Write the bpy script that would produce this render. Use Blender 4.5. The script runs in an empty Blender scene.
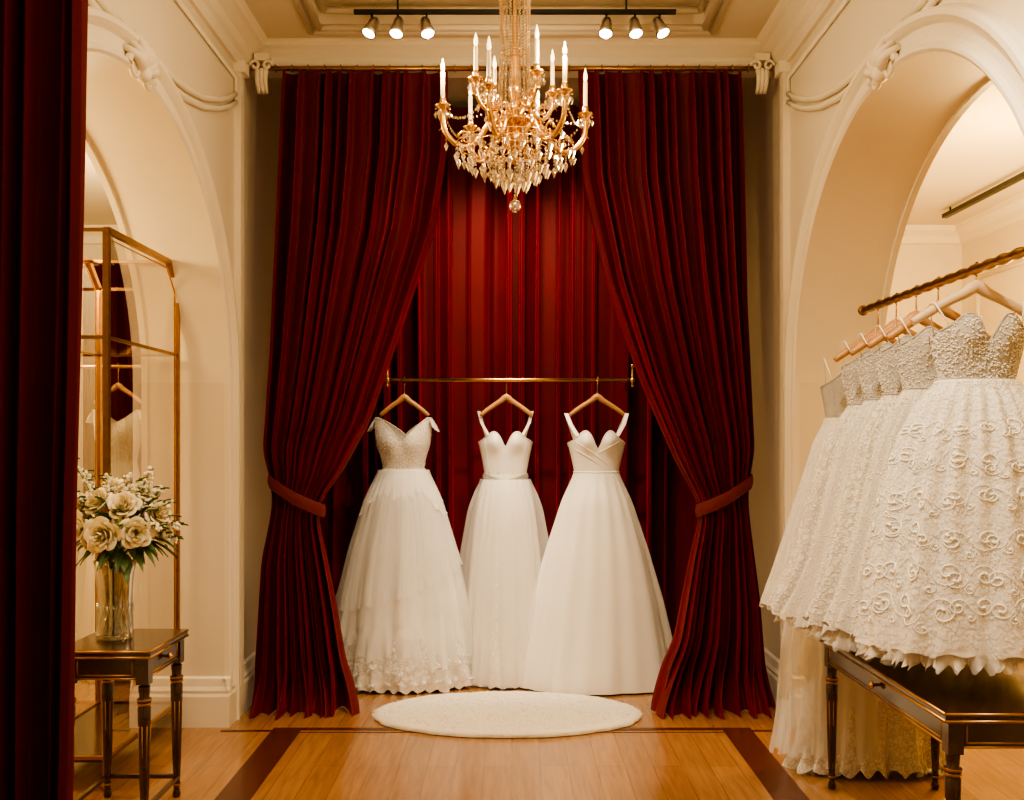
import bpy, math, random
from mathutils import Vector, noise
random.seed(7)
pi=math.pi; sin=math.sin; cos=math.cos; exp=math.exp
rnd=random.uniform

# ------------------------------------------------------------------ materials
def newmat(name):
    m=bpy.data.materials.new(name); m.use_nodes=True
    nt=m.node_tree; b=nt.nodes['Principled BSDF']
    return m,nt,b
def N(nt,t,**kw):
    n=nt.nodes.new(t)
    for k,v in kw.items(): setattr(n,k,v)
    return n
def pmat(name,col,rough=.5,metal=0,sheen=0,sheen_tint=None,var=.12,nscale=12,bump=0,bscale=60,emit=None,es=0,spec=None,coat=0,stretch=None):
    m,nt,b=newmat(name)
    b.inputs['Roughness'].default_value=rough; b.inputs['Metallic'].default_value=metal
    if spec is not None: b.inputs['Specular IOR Level'].default_value=spec
    if coat: b.inputs['Coat Weight'].default_value=coat; b.inputs['Coat Roughness'].default_value=.1
    if sheen:
        b.inputs['Sheen Weight'].default_value=sheen
        b.inputs['Sheen Roughness'].default_value=.3
        b.inputs['Sheen Tint'].default_value=(*(sheen_tint or col),1)
    tc=N(nt,'ShaderNodeTexCoord'); mp=N(nt,'ShaderNodeMapping'); nt.links.new(tc.outputs['Object'],mp.inputs[0])
    if stretch: mp.inputs['Scale'].default_value=stretch
    no=N(nt,'ShaderNodeTexNoise'); no.inputs['Scale'].default_value=nscale; no.inputs['Detail'].default_value=4
    nt.links.new(mp.outputs[0],no.inputs['Vector'])
    mx=N(nt,'ShaderNodeMix',data_type='RGBA')
    mx.inputs[6].default_value=(*[c*(1-var) for c in col],1); mx.inputs[7].default_value=(*[min(1,c*(1+var)) for c in col],1)
    nt.links.new(no.outputs[0],mx.inputs[0]); nt.links.new(mx.outputs[2],b.inputs['Base Color'])
    if bump:
        n2=N(nt,'ShaderNodeTexNoise'); n2.inputs['Scale'].default_value=bscale; n2.inputs['Detail'].default_value=3
        nt.links.new(mp.outputs[0],n2.inputs['Vector'])
        bp=N(nt,'ShaderNodeBump'); bp.inputs['Strength'].default_value=bump; bp.inputs['Distance'].default_value=.01
        nt.links.new(n2.outputs[0],bp.inputs['Height']); nt.links.new(bp.outputs[0],b.inputs['Normal'])
    if emit: b.inputs['Emission Color'].default_value=(*emit,1); b.inputs['Emission Strength'].default_value=es
    return m
def lace(name,col,col2,scale,alpha=None,rough=.6,bump=.6,th=.12):
    m,nt,b=newmat(name); b.inputs['Roughness'].default_value=rough
    b.inputs['Sheen Weight'].default_value=.3
    tc=N(nt,'ShaderNodeTexCoord'); no=N(nt,'ShaderNodeTexNoise'); no.inputs['Scale'].default_value=scale*.6
    nt.links.new(tc.outputs['Object'],no.inputs['Vector'])
    mx0=N(nt,'ShaderNodeMix',data_type='RGBA'); mx0.inputs[0].default_value=.09
    nt.links.new(tc.outputs['Object'],mx0.inputs[6]); nt.links.new(no.outputs['Color'],mx0.inputs[7])
    vo=N(nt,'ShaderNodeTexVoronoi',feature='DISTANCE_TO_EDGE'); vo.inputs['Scale'].default_value=scale
    nt.links.new(mx0.outputs[2],vo.inputs['Vector'])
    mr=N(nt,'ShaderNodeMapRange'); mr.inputs[1].default_value=th*.4; mr.inputs[2].default_value=th
    nt.links.new(vo.outputs['Distance'],mr.inputs[0])
    vo2=N(nt,'ShaderNodeTexVoronoi'); vo2.inputs['Scale'].default_value=scale*3.2
    nt.links.new(tc.outputs['Object'],vo2.inputs['Vector'])
    ad=N(nt,'ShaderNodeMath',operation='MULTIPLY_ADD'); ad.inputs[1].default_value=-.6
    nt.links.new(vo2.outputs['Distance'],ad.inputs[0]); nt.links.new(mr.outputs[0],ad.inputs[2])
    cl=N(nt,'ShaderNodeClamp'); nt.links.new(ad.outputs[0],cl.inputs[0])
    mx=N(nt,'ShaderNodeMix',data_type='RGBA'); mx.inputs[6].default_value=(*col2,1); mx.inputs[7].default_value=(*col,1)
    nt.links.new(cl.outputs[0],mx.inputs[0]); nt.links.new(mx.outputs[2],b.inputs['Base Color'])
    bp=N(nt,'ShaderNodeBump'); bp.inputs['Strength'].default_value=bump; bp.inputs['Distance'].default_value=.006
    nt.links.new(cl.outputs[0],bp.inputs['Height']); nt.links.new(bp.outputs[0],b.inputs['Normal'])
    if alpha is not None:
        m2=N(nt,'ShaderNodeMapRange'); m2.inputs[3].default_value=alpha[0]; m2.inputs[4].default_value=alpha[1]
        nt.links.new(cl.outputs[0],m2.inputs[0]); nt.links.new(m2.outputs[0],b.inputs['Alpha'])
    return m
def glassy(name,tint=(1,1,1),gl=.12,rough=.02,edge=.5):
    m,nt,b=newmat(name); nt.nodes.remove(b)
    out=[n for n in nt.nodes if n.type=='OUTPUT_MATERIAL'][0]
    tr=N(nt,'ShaderNodeBsdfTransparent'); tr.inputs[0].default_value=(*tint,1)
    g=N(nt,'ShaderNodeBsdfGlossy'); g.inputs['Roughness'].default_value=rough; g.inputs[0].default_value=(1,.97,.93,1)
    lw=N(nt,'ShaderNodeLayerWeight'); lw.inputs[0].default_value=.4
    mr=N(nt,'ShaderNodeMapRange'); mr.inputs[3].default_value=gl; mr.inputs[4].default_value=edge
    nt.links.new(lw.outputs['Facing'],mr.inputs[0])
    mx=N(nt,'ShaderNodeMixShader'); nt.links.new(mr.outputs[0],mx.inputs[0])
    nt.links.new(tr.outputs[0],mx.inputs[1]); nt.links.new(g.outputs[0],mx.inputs[2]); nt.links.new(mx.outputs[0],out.inputs[0])
    return m

M_wall=pmat('wall_plaster',(.75,.665,.53),.6,var=.03,nscale=3,bump=.03)
M_trim=pmat('trim_plaster',(.81,.73,.59),.5,var=.03,nscale=5)
M_ceil=pmat('ceiling_paint',(.68,.59,.45),.6,var=.03,nscale=3)
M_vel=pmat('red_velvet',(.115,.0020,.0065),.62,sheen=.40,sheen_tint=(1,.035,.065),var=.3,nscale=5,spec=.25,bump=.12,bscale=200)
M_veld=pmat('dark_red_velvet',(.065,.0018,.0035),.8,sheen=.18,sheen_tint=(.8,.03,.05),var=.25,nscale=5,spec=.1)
M_gold=pmat('brass',(.78,.47,.16),.25,1,var=.12,nscale=20)
M_goldd=pmat('antique_gold',(.40,.22,.08),.33,1,var=.25,nscale=30)
M_wood=pmat('hanger_wood',(.50,.26,.10),.35,var=.25,nscale=20,stretch=(1,8,8))
M_woodl=pmat('pale_hanger_wood',(.66,.48,.30),.35,var=.15,nscale=20,stretch=(1,8,8))
M_dark=pmat('dark_lacquer',(.035,.013,.008),.18,var=.35,nscale=10,coat=.4)
M_satin=pmat('white_satin',(.90,.86,.79),.4,sheen=.3,sheen_tint=(1,1,1),var=.02,nscale=4)
M_org=pmat('organza',(.90,.86,.80),.55,sheen=.4,sheen_tint=(1,1,1),var=.03,nscale=8,bump=.15,bscale=90)
M_lace=lace('bridal_lace',(.92,.88,.81),(.64,.56,.46),38)
M_lacef=lace('fine_lace',(.92,.88,.81),(.74,.67,.57),70)
M_lacet=lace('sheer_lace',(.94,.90,.84),(.80,.74,.66),34,alpha=(.25,.9),bump=.35)
M_bead=lace('beaded_bodice',(.95,.91,.84),(.66,.58,.47),120,rough=.3,bump=.9)
M_beadl=lace('lace_bodice',(.95,.91,.84),(.70,.62,.51),48,rough=.4,bump=.7)
M_spark=lace('sparkle_tulle',(.94,.90,.83),(.76,.69,.59),55,rough=.45,bump=.45)
M_tulle=pmat('tulle',(.94,.91,.86),.7,var=.02,bump=.2,bscale=120); M_tulle.node_tree.nodes['Principled BSDF'].inputs['Alpha'].default_value=.36
M_tullel=pmat('light_tulle',(.94,.91,.86),.7,var=.02); M_tullel.node_tree.nodes['Principled BSDF'].inputs['Alpha'].default_value=.30
M_thread=pmat('applique_thread',(.96,.93,.87),.4,sheen=.3,sheen_tint=(1,1,1),var=.04)
M_rug=pmat('rug_wool',(.90,.84,.75),.9,sheen=.4,sheen_tint=(1,1,1),var=.07,nscale=40,bump=.4,bscale=150)
M_crys=glassy('crystal',(.93,.9,.85),.45,.04,.95)
M_glass=glassy('clear_glass',(.97,.97,.95),.08,.02,.5)
M_mirror=glassy('mirror_glass',(.90,.88,.84),.40,.01,.75)
M_vase=glassy('cut_glass',(.9,.92,.9),.2,.08,.8)
M_water=glassy('vase_water',(.80,.84,.76),.05,.03,.3)
M_candle=pmat('candle_ivory',(.80,.70,.52),.4)
M_flame=pmat('flame_bulb',(1,.9,.7),.2,emit=(1,.72,.38),es=2.5)
M_lens=pmat('lamp_lens',(1,1,1),.2,emit=(1,.86,.66),es=22)
M_silver=pmat('satin_nickel',(.6,.56,.5),.3,1)
M_black=pmat('black_metal',(.02,.02,.02),.4,.5)
M_petal=pmat('rose_petal',(.88,.79,.56),.55,sheen=.1,sheen_tint=(1,1,1),var=.08,nscale=30)
M_petalw=pmat('white_blossom',(.88,.84,.70),.55,var=.06,nscale=30)
M_leaf=pmat('leaf',(.085,.15,.04),.5,var=.4,nscale=20)
M_stem=pmat('stem',(.13,.22,.05),.5,var=.3)

M_floor,nt,b=newmat('oak_floor'); b.inputs['Roughness'].default_value=.16; b.inputs['Coat Weight'].default_value=.35; b.inputs['Coat Roughness'].default_value=.07
tc=N(nt,'ShaderNodeTexCoord'); mp=N(nt,'ShaderNodeMapping'); mp.inputs['Rotation'].default_value=(0,0,pi/2)
nt.links.new(tc.outputs['Object'],mp.inputs[0])
br=N(nt,'ShaderNodeTexBrick'); br.inputs['Scale'].default_value=1; br.inputs['Brick Width'].default_value=1.3; br.inputs['Row Height'].default_value=.13
br.inputs['Mortar Size'].default_value=.0010; br.inputs['Color1'].default_value=(.37,.185,.075,1); br.inputs['Color2'].default_value=(.30,.14,.055,1); br.inputs['Mortar'].default_value=(.17,.07,.025,1)
br.offset=.37
nt.links.new(mp.outputs[0],br.inputs['Vector'])
mp2=N(nt,'ShaderNodeMapping'); mp2.inputs['Scale'].default_value=(22,1.6,1); nt.links.new(tc.outputs['Object'],mp2.inputs[0])
no=N(nt,'ShaderNodeTexNoise'); no.inputs['Scale'].default_value=2; no.inputs['Detail'].default_value=6; no.inputs['Distortion'].default_value=.6
nt.links.new(mp2.outputs[0],no.inputs['Vector'])
mr=N(nt,'ShaderNodeMapRange'); mr.inputs[1].default_value=.25; mr.inputs[2].default_value=.75; mr.inputs[3].default_value=.78; mr.inputs[4].default_value=1.2
nt.links.new(no.outputs[0],mr.inputs[0])
mx=N(nt,'ShaderNodeVectorMath',operation='SCALE'); nt.links.new(br.outputs['Color'],mx.inputs[0]); nt.links.new(mr.outputs[0],mx.inputs['Scale'])
nt.links.new(mx.outputs[0],b.inputs['Base Color'])
M_inlay=pmat('walnut_inlay',(.085,.022,.012),.25,var=.5,nscale=6,stretch=(6,1,1))

# ------------------------------------------------------------------ mesh builder
class MB:
    def __init__(s,name): s.name=name; s.v=[]; s.f=[]; s.mi=[]; s.sm=[]; s.mats=[]
    def m(s,mat):
        if mat not in s.mats: s.mats.append(mat)
        return s.mats.index(mat)
    def face(s,idx,mat,smooth=True):
        s.f.append(idx); s.mi.append(s.m(mat)); s.sm.append(smooth)
    def grid(s,nu,nv,fn,mat,close=False,smooth=True):
        o=len(s.v)
        for j in range(nv):
            for i in range(nu): s.v.append(tuple(fn(i,j)))
        for j in range(nv-1):
            for i in range(nu if close else nu-1):
                i2=(i+1)%nu
                s.face((o+j*nu+i,o+j*nu+i2,o+(j+1)*nu+i2,o+(j+1)*nu+i),mat,smooth)
    def tube(s,pts,r,mat,seg=8,smooth=True,flat=None):
        pts=[Vector(p) for p in pts]; n=len(pts)
        rs=r if isinstance(r,(list,tuple)) else [r]*n
        t=(pts[1]-pts[0]).normalized()
        a=Vector((0,0,1)) if abs(t.z)<.9 else Vector((1,0,0))
        u=t.cross(a).normalized(); o=len(s.v)
        for i in range(n):
            t=(pts[min(i+1,n-1)]-pts[max(i-1,0)]).normalized()
            u=(u-t*u.dot(t)).normalized(); w=t.cross(u)
            for k in range(seg):
                an=2*pi*(k+.5)/seg
                s.v.append(tuple(pts[i]+(u*cos(an)+w*sin(an)*(flat or 1))*rs[i]))
        for i in range(n-1):
            for k in range(seg):
                k2=(k+1)%seg
                s.face((o+i*seg+k,o+i*seg+k2,o+(i+1)*seg+k2,o+(i+1)*seg+k),mat,smooth)
        s.face(tuple(o+k for k in range(seg))[::-1],mat,False); s.face(tuple(o+(n-1)*seg+k for k in range(seg)),mat,False)
    def lathe(s,prof,c,mat,seg=20,axis=None,mod=None,smooth=True):
        ax=Vector(axis).normalized() if axis else Vector((0,0,1))
        a=Vector((1,0,0)) if abs(ax.x)<.9 else Vector((0,1,0))
        u=(a-ax*a.dot(ax)).normalized(); w=ax.cross(u); c=Vector(c)
        def fn(i,j):
            r,z=prof[j]; an=2*pi*(i+.5)/seg
            if mod: r*=mod(an,z)
            return c+ax*z+(u*cos(an)+w*sin(an))*r
        s.grid(seg,len(prof),fn,mat,True,smooth)
    def box(s,lo,hi,mat):
        o=len(s.v)
        for z in (lo[2],hi[2]):
            for x,y in ((lo[0],lo[1]),(hi[0],lo[1]),(hi[0],hi[1]),(lo[0],hi[1])): s.v.append((x,y,z))
        for q in ((3,2,1,0),(4,5,6,7),(0,1,5,4),(1,2,6,5),(2,3,7,6),(3,0,4,7)): s.face(tuple(o+k for k in q),mat,False)
    def octa(s,c,r,h,mat,h2=None):
        x,y,z=c; h2=h2 or h; o=len(s.v); n=6
        s.v.append((x,y,z+h))
        for k in range(n): s.v.append((x+r*cos(k*2*pi/n),y+r*sin(k*2*pi/n),z))
        s.v.append((x,y,z-h2))
        for k in range(n):
            k2=(k+1)%n
            s.face((o,o+1+k,o+1+k2),mat,False); s.face((o+n+1,o+1+k2,o+1+k),mat,False)
    def ball(s,c,r,mat,su=12,sv=8,sc=(1,1,1)):
        def fn(i,j):
            a=2*pi*i/su; b_=pi*j/(sv-1)
            return (c[0]+r*sc[0]*sin(b_)*cos(a),c[1]+r*sc[1]*sin(b_)*sin(a),c[2]-r*sc[2]*cos(b_))
        s.grid(su,sv,fn,mat,True)
    def sweep(s,path,norms,prof,up,mat,smooth=False):
        def fn(i,j):
            d,h=prof[i]; p=Vector(path[j]); n=Vector(norms[j]); return p+n*d+Vector(up)*h
        s.grid(len(prof),len(path),fn,mat,False,smooth)
    def build(s,parent=None,mod=None):
        xs=[v[0] for v in s.v]; ys=[v[1] for v in s.v]; zs=[v[2] for v in s.v]
        o=((min(xs)+max(xs))/2,(min(ys)+max(ys))/2,min(zs))
        me=bpy.data.meshes.new(s.name)
        me.from_pydata([(v[0]-o[0],v[1]-o[1],v[2]-o[2]) for v in s.v],[],s.f)
        for m in s.mats: me.materials.append(m)
        me.polygons.foreach_set('material_index',s.mi); me.polygons.foreach_set('use_smooth',s.sm); me.update()
        ob=bpy.data.objects.new(s.name,me); ob.location=o; bpy.context.collection.objects.link(ob)
        if parent:
            ob.parent=parent; ob.location=Vector(o)-parent.location
        return ob

def interp(tab,x,w=0):
    if w:
        return sum(interp(tab,x+w*(k/3-1)) for k in range(7))/7
    t=sorted(tab)
    if x<=t[0][0]: return t[0][1]
    for a,b in zip(t,t[1:]):
        if x<=b[0]: return a[1]+(b[1]-a[1])*(x-a[0])/(b[0]-a[0])
    return t[-1][1]

# ------------------------------------------------------------------ room shell
W=1.51; WT=.43; AC=3.99; AR=1.26; AH=1.15; AZ=1.80; CH=3.75
B=MB('floor'); B.box((-4,-1.6,-.06),(4,8.2,0),M_floor); B.build()
B=MB('floor_inlay_border')
for sx in (-1,1):
    a,b_=sorted((sx*1.09,sx*1.24)); B.box((a,-1.5,0),(b_,5.21,.002),M_inlay)
    a,b_=sorted((sx*1.24,sx*1.50)); B.box((a,5.14,0),(b_,5.17,.002),M_inlay)
B.box((-1.09,5.165,0),(1.09,5.21,.002),M_inlay); B.box((-1.09,5.125,0),(1.09,5.135,.002),M_inlay); B.build()

def archwall(side,name):
    B=MB(name); x0=side*W; x1=side*(W+WT); TOP=3.95
    lo,hi=min(x0,x1),max(x0,x1)
    B.box((lo,-1.5,0),(hi,AC-AR,TOP),M_wall); B.box((lo,AC+AR,0),(hi,8.1,TOP),M_wall)
    n=48; ang=[pi*k/n for k in range(n+1)]
    P=[(AC-AR*cos(a),AZ+AH*sin(a)) for a in ang]
    for x in (x0,x1):
        B.grid(n+1,2,lambda i,j:(x,P[i][0],P[i][1] if j==0 else TOP),M_wall,smooth=False)
    B.grid(n+1,2,lambda i,j:(x0 if j==0 else x1,P[i][0],P[i][1]),M_trim,smooth=True)
    B.build()
    T=MB('trim_arch_'+name.split('_')[1])
    path=[(x0,AC-AR,0.0),(x0,AC-AR,AZ)]+[(x0,p[0],p[1]) for p in P[1:-1]]+[(x0,AC+AR,AZ),(x0,AC+AR,0.0)]
    def nrm(a):
        v=Vector((0,-cos(a)*AH,sin(a)*AR)); return tuple(v.normalized())
    nm=[(0,-1,0),(0,-1,0)]+[nrm(a) for a in ang[1:-1]]+[(0,1,0),(0,1,0)]
    prof=[(-.0,0),(-.0,.025),(.012,.035),(.025,.035),(.035,.018),(.05,.014),(.095,.014),(.105,.03),(.12,.045),(.14,.045),(.15,.03),(.155,0)]
    T.sweep(path,nm,prof,(-side,0,0),M_trim)
    path2=[(x1-side*.03,p[1],p[2]) for p in path]
    T.sweep(path2,nm,[(0,-.0),(-.015,.0),(-.015,.03),(0,.03)],(side,0,0),M_trim)
    prof2=.016
    hood=[(4.16,3.05),(4.35,3.05),(4.6,3.07),(4.85,3.115),(5.1,3.19),(5.28,3.26),(5.42,3.33)]
    for off in (0,.045):
        T.tube([(x0-side*.012,y,z+off) for y,z in hood],prof2,M_trim,6)
        T.tube([(x0-side*.012,2*AC-y,z+off) for y,z in hood],prof2,M_trim,6)
    T.tube([(x0-side*.012,5.42,3.33),(x0-side*.012,5.42,3.47),(x0-side*.012,2.4,3.47)],.014,M_trim,6)
    T.build()
    K=MB('trim_keystone_'+name.split('_')[1]); yc=AC; zc=3.03
    for k in range(7):
        a=(k-3)*.42; L=.13 if k%2 else .15
        pts=[(x0-side*(.02+.035*sin(pi*t)),yc+sin(a)*L*t,zc-.06+cos(a)*L*t) for t in [q/6 for q in range(7)]]
        K.tube(pts,[.012+.014*sin(pi*min(1,q/6+.1)) for q in range(7)],M_trim,8)
    for sg in (-1,1):
        pts=[]
        for q in range(26):
            a=q*.36; r=.055*(1-q/30)
            pts.append((x0-side*.03,yc+sg*(.075+r*cos(a)),zc-.07+r*sin(a)))
        K.tube(pts,[.016*(1-q/40) for q in range(26)],M_trim,8)
    K.ball((x0-side*.04,yc,zc-.07),.035,M_trim)
    K.build()
    C=MB('trim_cornice_'+name.split('_')[1])
    pr=[(0,-.20),(.02,-.20),(.03,-.18),(.03,-.15),(.05,-.13),(.06,-.09),(.10,-.05),(.12,-.04),(.12,-.02),(.14,0)]
    C.sweep([(x0,-1.5,CH),(x0,5.68,CH)],[(-side,0,0)]*2,pr,(0,0,1),M_trim); C.build()
    Pm=MB('trim_pilaster_'+name.split('_')[1])
    a,b_=sorted((x0,x0-side*.035)); Pm.box((a,5.44,0),(b_,5.50,3.56),M_trim)
    a,b_=sorted((x0,x0-side*.06)); Pm.box((a,5.43,3.50),(b_,5.52,3.56),M_trim)
    Pm.build()
    Bb=MB('baseboard_'+name.split('_')[1])
    prb=[(0,0),(.035,0),(.035,.16),(.028,.175),(.03,.19),(.02,.21),(.015,.25),(0,.26)]
    Bb.sweep([(x0-side*.035,AC+AR,0),(x1,AC+AR,0)],[(0,-1,0)]*2,prb,(0,0,1),M_trim)
    Bb.sweep([(x0,AC+AR-.035,0),(x0,6.7,0)],[(-side,0,0)]*2,prb,(0,0,1),M_trim)
    Bb.sweep([(x0,-1.5,0),(x0,AC-AR,0)],[(-side,0,0)]*2,prb,(0,0,1),M_trim)
    Bb.build()
archwall(-1,'wall_left'); archwall(1,'wall_right')
B=MB('wall_back'); B.box((-W,6.78,0),(W,6.9,3.95),M_wall); B.build()
B=MB('wall_front'); B.box((-4,-1.62,0),(4,-1.5,3.95),M_wall); B.build()
B=MB('ceiling')
B.box((-W,-1.5,CH),(-1.05,6.78,3.95),M_ceil); B.box((1.05,-1.5,CH),(W,6.78,3.95),M_ceil)
B.box((-1.05,5.45,CH),(1.05,6.78,3.95),M_ceil); B.box((-1.05,-1.5,CH),(1.05,-.8,3.95),M_ceil)
B.box((-1.05,-.8,3.87),(1.05,5.45,3.95),M_ceil); B.build()
B=MB('trim_ceiling_tray')
for d,z in ((0,CH-.004),(-.05,CH-.006),(.035,3.83)):
    L=1.05-d; y0=-.8+d; y1=5.45-d
    if d==.035: L=1.02; y0=-.77; y1=5.42
    loop=[(-L,y0,z),(L,y0,z),(L,y1,z),(-L,y1,z)]
    for a,b_ in zip(loop,loop[1:]+loop[:1]): B.tube([a,b_],.018,M_trim,8)
B.build()
B=MB('trim_lintel'); B.box((-W,5.70,3.60),(W,5.80,CH),M_trim)
pr=[(0,-.15),(.012,-.15),(.02,-.13),(.03,-.10),(.03,-.08),(.06,-.045),(.08,-.03),(.08,-.012),(.1,0)]
B.sweep([(-W,5.70,CH),(W,5.70,CH)],[(0,-1,0)]*2,pr,(0,0,1),M_trim); B.build()
for sx in (-1,1):
    B=MB('trim_corbel_'+('left' if sx<0 else 'right'))
    xc=sx*1.40; yc=5.60
    B.box((xc-.04,5.58,3.62),(xc+.04,5.70,3.66),M_trim)
    for k in (-1,0,1):
        pts=[(xc+k*.022,yc+.05-.07*sin(q/10*pi*.9),3.62-.17*q/10) for q in range(11)]
        B.tube(pts,[.02-.001*q for q in range(11)],M_trim,8)
    for q2 in (-1,1):
        pts=[(xc+q2*(.035+.03*(1-q/20)*cos(q*.45)),yc-.02,3.59+.03*(1-q/20)*sin(q*.45)) for q in range(16)]
        B.tube(pts,.009,M_trim,6)
    B.build()

for sx,nm in ((-1,'left_room'),(1,'right_room')):
    xi=sx*(W+WT); xo=sx*3.6; a,b_=sorted((xi,xo))
    B=MB('wall_'+nm+'_back'); B.box((a,8.0,0),(b_,8.1,3.3),M_wall); B.build()
    o=sorted((xo,xo+sx*.1)); B=MB('wall_'+nm+'_outer'); B.box((o[0],-1.5,0),(o[1],8.1,3.3),M_wall); B.build()
    B=MB('ceiling_'+nm); B.box((a,-1.5,3.2),(b_,8.1,3.3),M_ceil); B.build()
    B=MB('trim_cornice_'+nm)
    pr=[(0,-.14),(.03,-.13),(.04,-.08),(.09,-.04),(.10,0)]
    B.sweep([(a,8.0,3.2),(b_,8.0,3.2)],[(0,-1,0)]*2,pr,(0,0,1),M_trim)
    B.sweep([(xo,-1.5,3.2),(xo,8.0,3.2)],[(-sx,0,0)]*2,pr,(0,0,1),M_trim); 
    for (y0,y1) in ((4.4,5.9),(6.1,7.7)):
        L=[(xo-sx*.01,y0,.5),(xo-sx*.01,y1,.5),(xo-sx*.01,y1,2.75),(xo-sx*.01,y0,2.75)]
        for p,q in zip(L,L[1:]+L[:1]): B.tube([p,q],.018,M_trim,6)
    B.build()
    B=MB('baseboard_'+nm); B.box((a,7.97,0),(b_,8.0,.22),M_trim); o=sorted((xo,xo-sx*.03)); B.box((o[0],-1.5,0),(o[1],7.97,.22),M_trim); B.build()
B=MB('ceiling_light_track'); B.box((3.18,4.5,3.14),(3.22,7.4,3.17),M_black)
for y in (4.6,7.3): B.tube([(3.2,y,3.16),(3.2,y,3.2)],.008,M_black,6)
B.build()

# ------------------------------------------------------------------ drapes
def drape(name,Yb,Lt,Rt,zt,zb,nf,amp,mat,nu=260,nv=90,seed=0,puddle=.1,header=True,rod=None,band=None,mat2=None):
    B=MB(name)
    zs=[zt+(zb-zt)*(j/(nv-1)) for j in range(nv)]
    Lc=[interp(Lt,z,.05) for z in zs]; Rc=[interp(Rt,z,.05) for z in zs]
    def fn(i,j):
        u=i/(nu-1); z=zs[j]; L=Lc[j];R=Rc[j]
        ph=2*pi*nf*(u+.022*sin(u*17+seed)+.014*sin(u*41+seed*2)); dr=.35*sin(z*1.3+seed+u*6)
        a=interp(amp,z)
        s0=sin(ph+dr)
        w=.32*sin(ph*.5+1.3+seed+dr*.6)+.85*(s0*abs(s0)**-.25 if abs(s0)>1e-4 else 0)+.20*sin(ph*2.0+2+seed+dr*2)
        w=w*(1+.3*sin(u*23+seed))
        wd=(R-L)/nf
        x=L+(R-L)*u+wd*.30*cos(ph+dr)*(1 if .01<u<.99 else 0)
        y=Yb-a*w
        if header and z>zt-.12:
            k=(z-(zt-.12))/.12; y=Yb-a*w*(1-.45*k)
        if z<.25:
            k=(1-z/.25); y-=puddle*k*k*(1+.25*sin(ph*.25+seed)); x+=.03*k*sin(ph*.35+1)
        zz=z
        if j==nv-1: zz=.004
        return (x,y,zz)
    B.grid(nu,nv,fn,mat)
    if rod:
        B.tube([(rod[0],Yb,zt+.015),(rod[1],Yb,zt+.015)],.014,M_goldd,10)
        n=int(abs(rod[1]-rod[0])/.09)
        for k in range(n):
            x=rod[0]+(k+.5)*(rod[1]-rod[0])/n
            pts=[(x,Yb+.02*cos(q*pi/5),zt+.015+.02*sin(q*pi/5)) for q in range(11)]
            B.tube(pts,.003,M_goldd,5)
    if band:
        xc,zc,rx,ry,tilt=band
        def bf(i,j):
            a=2*pi*i/60; h=(j/5-.5)*.075
            bul=1+.05*cos((j/5-.5)*pi)+.012*sin(a*9)
            return (xc+rx*bul*cos(a),Yb+ry*bul*sin(a),zc+tilt*cos(a)+h-.012*(1-abs(cos(a))))
        B.grid(60,6,bf,mat2 or mat,True)
    return B.build()
M_band=pmat('tieback_velvet',(.11,.0025,.006),.7,sheen=.3,sheen_tint=(.9,.05,.07),var=.2)
full=[(0,.09),(.5,.07),(.9,.05),(1.18,.038),(1.5,.055),(2.3,.07),(3.6,.055)]
Lo=[(3.57,-1.27),(2.84,-1.30),(2.0,-1.34),(1.44,-1.385),(1.27,-1.345),(1.15,-1.335),(1.05,-1.35),(.83,-1.395),(.04,-1.44)]
Li=[(3.57,-.36),(3.12,-.365),(2.68,-.43),(2.12,-.62),(1.61,-.795),(1.33,-.945),(1.16,-1.07),(1.06,-1.085),(.83,-1.035),(.6,-.99),(.27,-.935),(0,-.86)]
drape('velvet_curtain',5.6,Lo,Li,3.565,.0,12,full,M_vel,nu=420,seed=1,puddle=.14,rod=(-1.46,0.0),band=(-1.207,1.19,.155,.078,-.085),mat2=M_band)
Ri=[(3.57,.37),(2.96,.392),(2.4,.52),(1.836,.717),(1.39,.913),(1.16,1.04),(1.06,1.05),(.83,.997),(.38,.913),(0,.74)]
Ro=[(3.57,1.277),(2.28,1.31),(1.44,1.36),(1.27,1.33),(1.15,1.325),(1.05,1.335),(.6,1.395),(0,1.44)]
drape('velvet_curtain',5.6,Ri,Ro,3.565,.0,12,full,M_vel,nu=420,seed=4,puddle=.14,rod=(0.001,1.46),band=(1.19,1.19,.155,.078,.085),mat2=M_band)
drape('backdrop_curtain',6.60,[(0,-1.46)],[(0,1.46)],3.70,0,24,[(0,.085),(3.7,.07)],M_vel,nu=800,nv=50,seed=2.2,puddle=.02)
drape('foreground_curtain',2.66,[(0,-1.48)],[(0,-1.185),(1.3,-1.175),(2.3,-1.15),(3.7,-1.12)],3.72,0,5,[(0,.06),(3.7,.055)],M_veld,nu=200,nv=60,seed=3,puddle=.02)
drape('side_room_drape',7.7,[(0,-3.3)],[(0,-2.62)],2.85,0,6,[(0,.05)],M_veld,nu=120,nv=40,seed=5,puddle=.02,rod=(-3.4,-2.5))

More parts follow.
